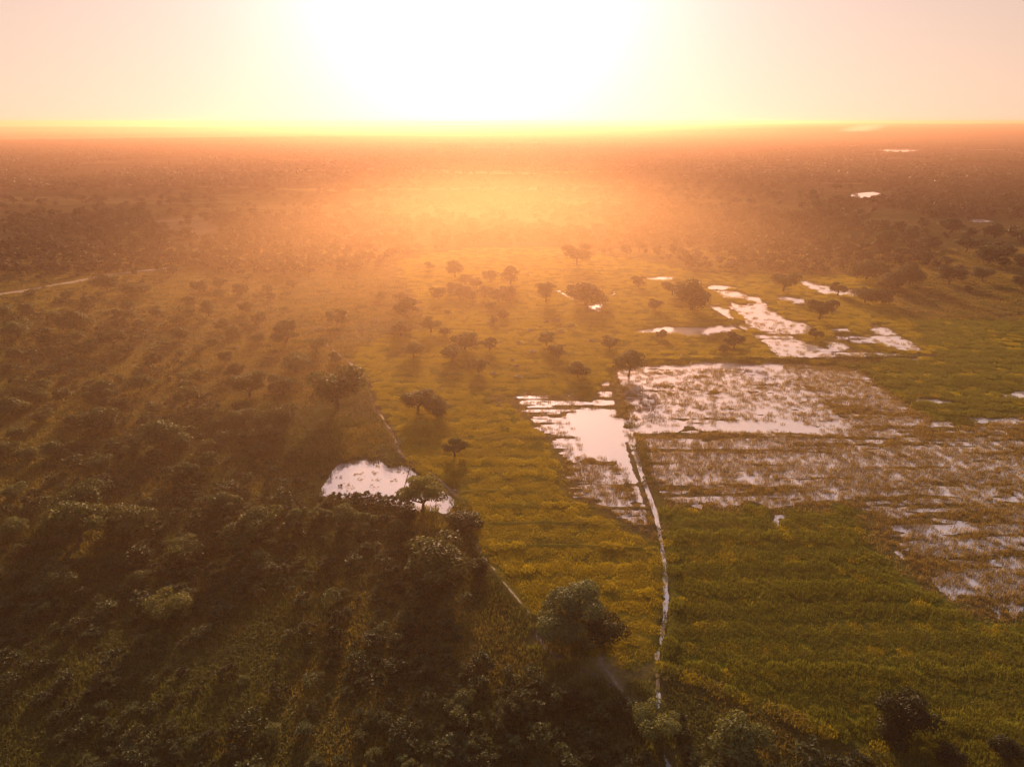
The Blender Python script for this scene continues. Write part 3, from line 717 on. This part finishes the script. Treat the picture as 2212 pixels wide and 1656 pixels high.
# ------------------------------------------------------------------ white egrets
def egret(u, v, label):
    xy, t = P(u, v)
    r = empty('egret', (xy[0], xy[1], max(h1(*xy), 0.0))); r.rotation_euler = (0, 0, rng.uniform(0, 6.28)); r.scale = (1.15,) * 3
    V, F = tube([np.array(p) for p in ((-.30, 0, .42), (-.18, 0, .46), (0, 0, .52), (.14, 0, .58), (.20, 0, .70), (.17, 0, .82), (.22, 0, .90), (.30, 0, .90))], [.02, .08, .13, .10, .045, .035, .045, .02], 8)
    link('body', mesh_np('egret_body', V, F, M_FEATHER), r)
    V, F = tube([np.array(p) for p in ((.29, 0, .90), (.42, 0, .87))], [.018, .003], 5); link('beak', mesh_np('egret_beak', V, F, M_BEAK), r)
    for s in (-1, 1):
        V, F = tube([np.array(p) for p in ((0, .05 * s, .46), (-.03, .05 * s, .24), (.0, .05 * s, 0), (.08, .05 * s, 0.0))], [.022, .014, .012, .008], 5)
        link('leg', mesh_np('egret_leg', V, F, M_BARK), r)
    tag(r, label, 'bird', 'white egrets around the paddies')
egret(1293, 779, 'white egret on the bank above the left corner of the flooded block')
egret(1456, 760, 'white egret in the grass right of the dark tree in water')
egret(1470, 773, 'white egret in the grass nearest above the flooded block bank')
egret(1491, 788, 'white egret standing at the top waterline of the flooded block')
egret(1325, 634, 'white egret right of the broad domed meadow tree')

# ------------------------------------------------------------------ labels
def nth(n): return ('nearest', 'second nearest', 'third nearest', 'fourth nearest', 'fifth nearest', 'sixth nearest', 'seventh nearest', 'eighth nearest', 'ninth nearest', 'tenth nearest', 'eleventh nearest', 'twelfth nearest', 'thirteenth nearest', 'fourteenth nearest', 'fifteenth nearest', 'sixteenth nearest', 'seventeenth nearest', 'eighteenth nearest')[n]
LAND = [('the left edge above pond height', (0,900)), ('the grassland middle', (520,720)), ('the grassland below the road', (300,690)), ('the thicket edge left of the pond', (480,900)), ('the domed tree by the path\'s top', (641,800)), ('the pond', (835,1045)), ('the broad flat-topped path tree', (730,860)), ('the start of the dirt road', (372,582)), ('the dirt road\'s left end', (0,640)),
        ('the lone airy field tree', (983,985)), ('the round tree pair in the golden field', (920,895)), ('the broad domed meadow tree', (1265,655)), ('the slim meadow tree', (1178,655)),
        ('the left edge', (-10,1000)), ('the lower left corner', (0,1656)), ('the massive tree by the trench', (1240,1370)), ('the spreading pinkish tree', (945,1255)),
        ('the orange-tipped thicket tree', (370,1340)), ('the forked trail', (1340,1500)), ('the lower end of the ditch', (1420,1600)), ('the bottom right corner', (2211,1656)),
        ('the great tree topping the golden field', (1246,570)), ('the picture\'s bottom centre', (1105,1656)), ('the white path\'s top end', (745,780)), ('the yellowish spreading tree', (1585,1630)),
        ('the bottom edge below the orange-tipped tree', (380,1656)), ('the pond\'s left tip', (690,1060)), ('the pale leaved thicket tree', (1000,1540)), ('the meadow grove', (1040,620)),
        ('the left edge below the road', (0,760)), ('the left edge at pond height', (0,1180))]
def size_word(w, d):
    return 'large' if w > d * 1.25 else 'small' if w < d * .75 else 'medium'
def auto_labels(items, kinds, group_of):
    todo = [t for t in items if not t['label']]
    by = {}
    for t in todo:
        k = min(range(len(LAND)), key=lambda i: ((t['u'] - LAND[i][1][0]) ** 2 + (1.6 * (t['v'] - LAND[i][1][1])) ** 2))
        side = 'left of' if t['u'] < LAND[k][1][0] - 12 else 'right of' if t['u'] > LAND[k][1][0] + 12 else 'in line with'
        t['lm'], t['side'] = k, side; by.setdefault((k, side), []).append(t)
    med = np.median([t['w'] for t in todo]) if todo else 1
    for (k, side), L in by.items():
        L.sort(key=lambda t: (t['u'] - LAND[k][1][0]) ** 2 + (t['v'] - LAND[k][1][1]) ** 2)
        for n, t in enumerate(L):
            tone = 'dark' if t['tint'] < .8 else 'pale' if t['tint'] > 1.25 else 'olive'
            shp = {'giant': 'massive', 'round': 'round', 'flat': 'flat-topped', 'tall': 'upright', 'dome': 'domed', 'open': 'airy'}.get(t.get('shape'), 'leafy')
            where = LAND[k][0]
            ord_ = nth(n) if n < 18 else 'outlying'
            t['label'] = f"{size_word(t['w'], med)} {tone} {shp} {kinds}, {ord_} to it {side} {where}".replace('to it ', '')
    for t in items: tag(t['o'], t['label'], kinds, group_of(t))
def tree_group(t):
    if 900 < t['u'] < 1120 and t['v'] < 675: return 'trees of the meadow grove'
    if t['v'] > 780 and t['u'] < 700: return 'trees of the bushland at left'
    return 'trees scattered over the grassland'
auto_labels(THINGS, 'tree', tree_group)
auto_labels(SHRUBS, 'shrub', lambda t: {'meadow': 'low dark shrubs on the meadow', 'pond': 'shrubs along the near pond shore'}.get(t['group'], 'shrubs of the shadowed thicket'))

# ------------------------------------------------------------------ ground cover nobody could count
def scatter(name, xyz, idx, rot, scl, sources, kind='stuff', label=None):
    """one object: a point cloud whose points carry copies of the source meshes"""
    coll = bpy.data.collections.new(name + '_kinds')
    for i, me in enumerate(sources): coll.objects.link(bpy.data.objects.new(f'{name}_{i:02d}', me))
    me = bpy.data.meshes.new(name); n = len(xyz)
    me.vertices.add(n); me.vertices.foreach_set('co', np.asarray(xyz, np.float32).ravel())
    at = me.attributes.new('pick', 'INT', 'POINT'); at.data.foreach_set('value', np.asarray(idx, np.int32))
    at = me.attributes.new('turn', 'FLOAT_VECTOR', 'POINT'); at.data.foreach_set('vector', np.asarray(rot, np.float32).ravel())
    at = me.attributes.new('size', 'FLOAT_VECTOR', 'POINT'); at.data.foreach_set('vector', np.asarray(scl, np.float32).ravel())
    o = link(name, me)
    ng = bpy.data.node_groups.new(name + '_scatter', 'GeometryNodeTree')
    ng.interface.new_socket('Geometry', in_out='INPUT', socket_type='NodeSocketGeometry'); ng.interface.new_socket('Geometry', in_out='OUTPUT', socket_type='NodeSocketGeometry')
    gi = ng.nodes.new('NodeGroupInput'); go = ng.nodes.new('NodeGroupOutput'); ip = ng.nodes.new('GeometryNodeInstanceOnPoints')
    ci = ng.nodes.new('GeometryNodeCollectionInfo'); ci.inputs['Collection'].default_value = coll; ci.inputs['Separate Children'].default_value = True; ci.inputs['Reset Children'].default_value = True
    ip.inputs['Pick Instance'].default_value = True
    ng.links.new(gi.outputs[0], ip.inputs['Points']); ng.links.new(ci.outputs[0], ip.inputs['Instance'])
    for nm, dt, sock in (('pick', 'INT', 'Instance Index'), ('turn', 'FLOAT_VECTOR', 'Rotation'), ('size', 'FLOAT_VECTOR', 'Scale')):
        na = ng.nodes.new('GeometryNodeInputNamedAttribute'); na.data_type = dt; na.inputs['Name'].default_value = nm
        ng.links.new(na.outputs['Attribute'], ip.inputs[sock])
    ng.links.new(ip.outputs[0], go.inputs[0])
    md = o.modifiers.new('scatter', 'NODES'); md.node_group = ng
    return tag(o, label, None, None, kind)
def zrot(n): return np.stack([np.zeros(n), np.zeros(n), rng.uniform(0, 6.28, n)], 1)
def grass_patch(seed, n, rad, h, w, mat, droop=.35):
    r = np.random.default_rng(seed); a = r.uniform(0, 6.28, n); rr = rad * np.sqrt(r.random(n))
    b = np.stack([rr * np.cos(a), rr * np.sin(a), np.full(n, -.05)], 1); hh = h * r.uniform(.55, 1.15, n)
    d = r.uniform(0, 6.28, n); s = np.stack([np.cos(d), np.sin(d), np.zeros(n)], 1); l = np.stack([-np.sin(d), np.cos(d), np.zeros(n)], 1) * (hh * droop * r.random(n))[:, None]
    ww = (w * r.uniform(.6, 1.3, n))[:, None]; m = b + l * .35; m[:, 2] = hh * .62; t = b + l; t[:, 2] = hh
    V = np.stack([b - s * ww * .5, b + s * ww * .5, m + s * ww * .45, t + s * ww * .06, t - s * ww * .06, m - s * ww * .45], 1).reshape(-1, 3)
    i = np.arange(n)[:, None] * 6; F = np.concatenate([i + np.array((0, 1, 2, 5)), i + np.array((5, 2, 3, 4))])
    tn = r.random(n); return mesh_np('grass_patch', V, F, mat, np.concatenate([tn, tn]))
def jgrid(x0, x1, y0, y1, step0, step1=None):
    """jittered points in the camera's view; spacing grows with distance"""
    out = []; y = y0
    while y < y1:
        s = step0 if step1 is None else step0 + (step1 - step0) * (y - y0) / (y1 - y0)
        half = .80 * math.hypot(y, CAM_H) + 6; a, b = max(x0, -half), min(x1, half)
        xs = np.arange(a, b, s); out.append(np.stack([xs + rng.uniform(-.5, .5, len(xs)) * s, y + rng.uniform(-.5, .5, len(xs)) * s], 1)); y += s * .9
    return np.concatenate(out)
# rice in the paddies
pt = jgrid(-75, 290, 46, 400, 1.02, 4.0); x, y = pt[:, 0], pt[:, 1]
fl = sdf(x, y, FIELD_L, 5); fr = sdf(x, y, FIELD_R, 5); inf = (np.maximum(fl, fr) > -1.0)
z = height(x, y); q = wetness(x, y); furrow = np.abs((y + .035 * x + 2.5 * vnoise(x * .02, y * .05, 145)) % 4.6 - 2.3)
keep = inf & ((furrow > .30 + .0015 * y) | (rng.random(len(x)) < .15)) & (ldist(x, y, TRENCH, 3) > 1.0) & (ldist(x, y, PATH, 3) > 1.2) & (z > -.02) & (rng.random(len(x)) > q * .9) & (ldist(x, y, CLEAR.repeat(1, 0), 3) > .6)
for line, w in CHAN: keep &= ldist(x, y, line, 3) > w + .5
x, y, z, q, fr = x[keep], y[keep], z[keep], q[keep], fr[keep]
hs = .46 + .34 * sstep(.2, .8, vnoise(x * .022, y * .36, 141)) * (.6 + .4 * fbm(x * .15, y * .2, 2, 151)); hs *= (1 - .55 * np.clip(q * 2, 0, 1)) * np.where(fr > 0, 1.0, .72)
rs = .9 + y / 330 * 1.5
row = ((y + .035 * x + 1.3 * vnoise(x * .02, y * .05, 147)) % 5.2) < 1.35
green = np.where(fr > 0, rng.random(len(x)) < np.where(row, .62, .99), rng.random(len(x)) < np.where(row, .5, .04))
hs = hs * np.where(row, .72, 1.0)
src = [grass_patch(900 + i, 260, .95, .78, .052, M_GRASSY) for i in range(3)] + [grass_patch(910 + i, 260, .95, .78, .052, M_GRASSG) for i in range(3)] + [grass_patch(920 + i, 60, .95, .7, .08, M_REED) for i in range(3)]
idx = rng.integers(0, 3, len(x)) + np.where(q > .12, 6, np.where(green, 3, 0))
scatter('paddy_grass', np.stack([x, y, z], 1), idx, zrot(len(x)), np.stack([rs, rs, hs], 1), src, label='rows of rice and grass filling the paddies')
# grass standing in shallow water
pt = jgrid(-12, 190, 76, 330, .62, 1.8); x, y = pt[:, 0], pt[:, 1]; q = wetness(x, y)
rd = np.full(len(x), .12)
for p, d in REEDS: rd = np.where(sdf(x, y, p, 2) > -.5, d, rd)
rd = rd * (.55 + 1.2 * sstep(.36, .62, .5 * vnoise(x * .09, y * .40, 161) + .5 * vnoise(x * .4, y * .5, 163)))
keep = (q > .2) & (q < .93) & (rng.random(len(x)) < rd); x, y, q = x[keep], y[keep], q[keep]
z = np.maximum(height(x, y), -.12); s = .55 + y / 330 * 1.0
src = [grass_patch(930 + i, 34, .75, .75, .06, M_REED, .5) for i in range(4)]
scatter('emergent_grass', np.stack([x, y, z], 1), rng.integers(0, 4, len(x)), zrot(len(x)), np.stack([s, s, rng.uniform(.45, 1.0, len(x))], 1), src, label='thin brown grass standing in the flooded paddies')
# pond water plants
pond = WATER[-2][0]; pc = pond.mean(0)
pt = np.concatenate([P(u, v)[0] + rng.normal(0, .5, (8, 2)) for u, v in ((712,1040),(733,1031),(774,1022),(776,1034),(812,1021),(818,1006),(863,1019),(816,1036),(850,1037),(752,1048),(758,1055),(808,1052),(726,1016),(735,1010),(958,1066),(948,1090),(955,1078))])
scatter('water_plants', np.stack([pt[:, 0], pt[:, 1], np.full(len(pt), -.05)], 1), rng.integers(0, 4, len(pt)), zrot(len(pt)), np.full((len(pt), 3), .42) * rng.uniform(.4, 1, (len(pt), 1)), src, label='sparse tufts of water plants in the pond')
# dry grass of the bushland and meadows
pt = jgrid(-330, 330, 46, 400, 1.7, 4.4); x, y = pt[:, 0], pt[:, 1]
ok = (sdf(x, y, FIELD_L, 3) < 0) & (sdf(x, y, FIELD_R, 3) < 0) & (sdf(x, y, pond, 2) < -.4) & (ldist(x, y, ROAD, 5) > 2.6) & (ldist(x, y, PATH, 3) > .8) & (ldist(x, y, TRAIL, 3) > 1.0) & (ldist(x, y, TRENCH, 3) > 1.1) & (ldist(x, y, CHP, 3) > 1.0) & (sdf(x, y, CLEAR, 3) < -.5)
x, y = x[ok], y[ok]; z = height(x, y); s = 1.3 + y / 400 * 1.6
src = [grass_patch(940 + i, 130, 1.0, .6, .07, M_GRASSD, .7) for i in range(5)] + [grass_patch(950 + i, 130, 1.0, .7, .07, M_GRASSO, .7) for i in range(4)]
olive = rng.random(len(x)) < .9 * sstep(300, 170, y + 40 * (fbm(x * .03, y * .03, 2, 177) - .5)) * sstep(.62, .40, fbm(x * .05, y * .05, 3, 178)) + .12
scatter('bushland_grass', np.stack([x, y, z], 1), np.where(olive, rng.integers(5, 9, len(x)), rng.integers(0, 5, len(x))), zrot(len(x)), np.stack([s, s, .35 + 1.1 * fbm(x * .08, y * .08, 3, 181)], 1), src, label='dry grass between the bushes')
# undergrowth of small leafy shrubs
def under_mesh(seed, n, leaf):
    me = shrub_proto(seed, n, leaf); me.materials.clear(); me.materials.append(M_UNDER); return me
src = [under_mesh(600 + i, 520, .055) for i in range(7)]
pt = jgrid(-420, 330, 46, 420, 1.42, 5.2); x, y = pt[:, 0], pt[:, 1]
def to_uv(x, y):
    dx, dy, dz = x, y, -CAM_H; f = dy * math.cos(PITCH) - dz * math.sin(PITCH); up = dy * math.sin(PITCH) + dz * math.cos(PITCH)
    return 1105.5 + FD * dx / f, 828 - FD * up / f
u, v = to_uv(x, y)
dens = fbm(x * .035, y * .028, 4, 191)
lf = sstep(1, 0, (u - np.interp(v, [560, 700, 900, 1000, 1090, 1180, 1290, 1420, 1500, 1560, 1670], [280, 300, 470, 620, 720, 960, 980, 960, 1200, 1460, 1880])) / 60)
pr = sstep(.38, .58, dens) * (.34 + .66 * sstep(820, 1150, v)) * lf
ok = (rng.random(len(x)) < pr) & (sdf(x, y, FIELD_L, 3) < -.5) & (sdf(x, y, FIELD_R, 3) < -.5) & (sdf(x, y, pond, 3) < -1) & (ldist(x, y, ROAD, 6) > 3.5) & (ldist(x, y, PATH, 3) > 1.2) & (ldist(x, y, TRAIL, 3) > 1.4) & (ldist(x, y, TRENCH, 4) > 2.4) & (ldist(x, y, CHP, 4) > 1.7) & (sdf(x, y, CLEAR, 3) < -.8)
x, y = x[ok], y[ok]; z = height(x, y); s = (.55 + 1.15 * rng.random(len(x)) + 2.6 * rng.random(len(x)) ** 8) * (1 + y / 420 * .8)
scatter('undergrowth', np.stack([x, y, z - .05], 1), rng.integers(0, 7, len(x)), zrot(len(x)), np.stack([s, s, s * rng.uniform(.7, 1.2, len(x))], 1), src, label='dense low leafy undergrowth')

# ------------------------------------------------------------------ woodland beyond the fields
def blob_tree(seed, n, leaf, k=7):
    r = np.random.default_rng(seed); lobes = []
    for i in range(k):
        a = r.uniform(0, 6.28); rr = .33 * math.sqrt(r.random()); s = r.uniform(.15, .25)
        lobes.append((rr * math.cos(a), rr * math.sin(a), r.uniform(.3, .66), s, s, s * .75))
    v, f, t = lobes_leaves(lobes, n, leaf, r); v[:, 2] = np.maximum(v[:, 2], .02)
    tr, tf = tube([np.array((0, 0, -.1)), np.array((.01, 0, .45))], [.035, .02], 4)
    f = np.concatenate([f, np.array(tf) + len(v)]); v = np.concatenate([v, np.array(tr)]); t = np.concatenate([t, np.zeros(len(tf))])
    return v, f, t
WT = [blob_tree(700 + i, 420, .075) for i in range(7)]
src = [mesh_np('woodland_tree', *WT[i][:2], M_WOOD, WT[i][2]) for i in range(7)]
DENSE = [PP(p) for p in ([(-200,500),(0,482),(200,470),(320,462),(340,500),(440,540),(480,575),(370,578),(200,594),(0,632),(-200,665)],
                         [(470,480),(860,470),(900,540),(845,570),(700,600),(560,620),(470,580)], [(1380,440),(1700,470),(1950,500),(1985,560),(1900,600),(1690,605),(1500,585),(1385,556),(1250,535)],
                         [(1950,372),(2400,380),(2400,470),(2120,470),(2000,468),(1930,430)], [(860,480),(1240,500),(1380,555),(1200,530),(1040,530),(930,545)])]
OPEN = [PP(p) for p in ([(325,480),(420,468),(480,500),(440,520),(390,505)], [(1690,400),(1840,395),(1925,415),(1925,432),(1830,440),(1700,450)], [(1880,345),(2000,346),(2300,362),(2300,372),(2000,360)],
                        [(1990,485),(2200,480),(2300,700),(1990,640),(2000,560)], [(0,378),(150,372),(300,382),(150,392)], [(180,350),(420,340),(430,352),(200,362)], [(440,432),(700,425),(680,442),(470,450)])]
pt = jgrid(-1000, 1000, 330, 1000, 6.2, 9.0); x, y = pt[:, 0], pt[:, 1]
pr = .08 + .62 * sstep(.42, .62, fbm(x * .006, y * .013, 4, 201)); pr *= sstep(360, 440, y) * .85 + .15
for p in DENSE: pr = np.where(sdf(x, y, p, 8) > -4, np.maximum(pr, .45 + .5 * sstep(.36, .55, fbm(x * .014, y * .03, 3, 203))), pr)
for p in OPEN: pr = np.where(sdf(x, y, p, 3) > 0, .03, pr)
pr = np.where((sdf(x, y, FIELD_L, 8) > -4) | (sdf(x, y, FIELD_R, 8) > -3) | (ldist(x, y, ROAD, 8) < 5), 0, pr)
pr = np.where(y > 640, np.maximum(pr, .10), pr)
for p in OPEN: pr = np.where(sdf(x, y, p, 3) > 0, .03, pr)
pr *= 1 - .3 * sstep(800, 1000, y)
ok = rng.random(len(x)) < pr; x, y = x[ok], y[ok]; s = rng.uniform(4.5, 9.5, len(x)) * (.9 + .2 * (y > 500))
scatter('woodland', np.stack([x, y, height(x, y, False) - .1], 1), rng.integers(0, 7, len(x)), zrot(len(x)), np.stack([s, s, s * rng.uniform(.75, 1.1, len(x))], 1), src, label='dense savanna woodland beyond the fields')
def wood_patch(seed, size, n):
    r = np.random.default_rng(seed); vs, fs, ts, off = [], [], [], 0
    pool = [blob_tree(760 + i, 34, .24, 4) for i in range(5)]
    for k in range(n):
        v, f, t = pool[r.integers(5)]; s = r.uniform(5, 10); a = r.uniform(0, 6.28); c, sn = math.cos(a), math.sin(a)
        w = np.stack([(v[:, 0] * c - v[:, 1] * sn) * s, (v[:, 0] * sn + v[:, 1] * c) * s, v[:, 2] * s * r.uniform(.7, 1)], 1) + np.array((r.uniform(-.5, .5) * size, r.uniform(-.5, .5) * size, 0))
        vs.append(w); fs.append(f + off); ts.append(np.clip(t * .6 + .4 * r.random(), 0, 1)); off += len(v)
    return mesh_np('wood_patch', np.concatenate(vs), np.concatenate(fs), M_WOOD, np.concatenate(ts))
src = [wood_patch(800 + i, 64, n) for i, n in enumerate((14, 26, 42, 60, 80, 100))]
pt = np.concatenate([jgrid(-3400, 3400, 830, 4200, 46, 60), jgrid(-7500, 7500, 4200, 9500, 95, 130)]); x, y = pt[:, 0], pt[:, 1]
dn = fbm(x * .0016, y * .0050, 4, 211); lev = np.clip((dn - .40) / .15 * 6, 0, 5.99) + rng.uniform(-.8, .8, len(x))
lev -= 1.0 * sstep(1000, 850, y)
lev += 2.0 * (sstep(11, 22, np.degrees(np.arctan2(x, y))))
ok = lev > .2
for p in OPEN: ok &= sdf(x, y, p, 30) < -10
for pts in FAR_POOLS:
    for back in (0, 50, 100, 150): ok &= sdf(x, y + back, PP(pts), 60) < -30
x, y, lev = x[ok], y[ok], np.clip(lev[ok], 0, 5).astype(int)
scatter('far_woodland', np.stack([x, y, height(x, y, False) - .3], 1), lev, zrot(len(x)), np.where(y > 4200, 1.9, 1.0)[:, None] * np.ones((len(x), 3)), src, label='far bushland fading into the haze')

# ------------------------------------------------------------------ smoke of a far fire
def volume_mat(name, color, density, g, noise=False):
    m, nt = new_mat(name); b = NB(nt); v = b.n('ShaderNodeVolumePrincipled')
    v.inputs['Color'].default_value = (*color, 1); v.inputs['Density'].default_value = density; v.inputs['Anisotropy'].default_value = g
    o = b.n('ShaderNodeOutputMaterial'); b.l(v.outputs[0], o.inputs['Volume']); return m
def soft_volume(name, radii, loc, color, dens, g, tilt=0.0):
    """a cloud of air thickest in the middle and thinning to nothing at its rim"""
    import bmesh
    bm = bmesh.new(); bmesh.ops.create_icosphere(bm, subdivisions=5, radius=1.0)
    for v in bm.verts: v.co = (v.co.x * radii[0], v.co.y * radii[1], v.co.z * radii[2])
    me = bpy.data.meshes.new(name); bm.to_mesh(me); bm.free()
    for p in me.polygons: p.use_smooth = True
    m = volume_mat(name + '_air', color, dens, g); b = NB(m.node_tree); tc = b.n('ShaderNodeTexCoord')
    mp = b.n('ShaderNodeMapping'); mp.inputs['Scale'].default_value = tuple(1 / r for r in radii); b.l(tc.outputs['Object'], mp.inputs[0])
    ln = b.n('ShaderNodeVectorMath', operation='LENGTH'); b.l(mp.outputs[0], ln.inputs[0])
    fall = b.math('SUBTRACT', 1.0, b.math('MULTIPLY', ln.outputs['Value'], ln.outputs['Value']), True)
    b.l(b.math('MULTIPLY', b.math('MULTIPLY', fall, fall), dens), m.node_tree.nodes['Principled Volume'].inputs['Density'])
    me.materials.append(m); o = link(name, me); o.location = loc; o.rotation_euler = (0, tilt, 0); return o
def smoke():
    xy, t = P(1842, 288); xy = xy * .8; z = h1(*xy)
    o = soft_volume('smoke', (150, 80, 26), (xy[0] + 45, xy[1], z + 20), (1, 1, 1), .0055, .72, R(-6))
    tag(o, 'pale smoke drifting from a far fire', None, None, 'stuff')
smoke()

# ------------------------------------------------------------------ haze
def box_mesh(name, x0, x1, y0, y1, z0, z1):
    v = [(x, y, z) for z in (z0, z1) for y in (y0, y1) for x in (x0, x1)]
    return mesh_np(name, v, [[0, 2, 3, 1], [4, 5, 7, 6], [0, 1, 5, 4], [2, 6, 7, 3], [0, 4, 6, 2], [1, 3, 7, 5]])
hz = link('haze', box_mesh('haze', -42000, 42000, -400, 50000, -95, 76))
hz.data.materials.append(volume_mat('dusty_air', HAZE_C, HAZE_D, HAZE_G)); tag(hz, 'warm evening haze over the plain', None, None, 'stuff')

# added volume imitating lens flare over the meadows, thickest in the middle and thinning to nothing at its rim
def flare_veil():
    o = soft_volume('flare_veil', (225, 430, 62), (-5, 315, 0), (1.0, .60, .35), FLARE_VEIL_D, .68)
    tag(o, 'added golden veil imitating lens flare over the meadows', None, None, 'stuff')
FLARE_VEIL_D = .0018
flare_veil()
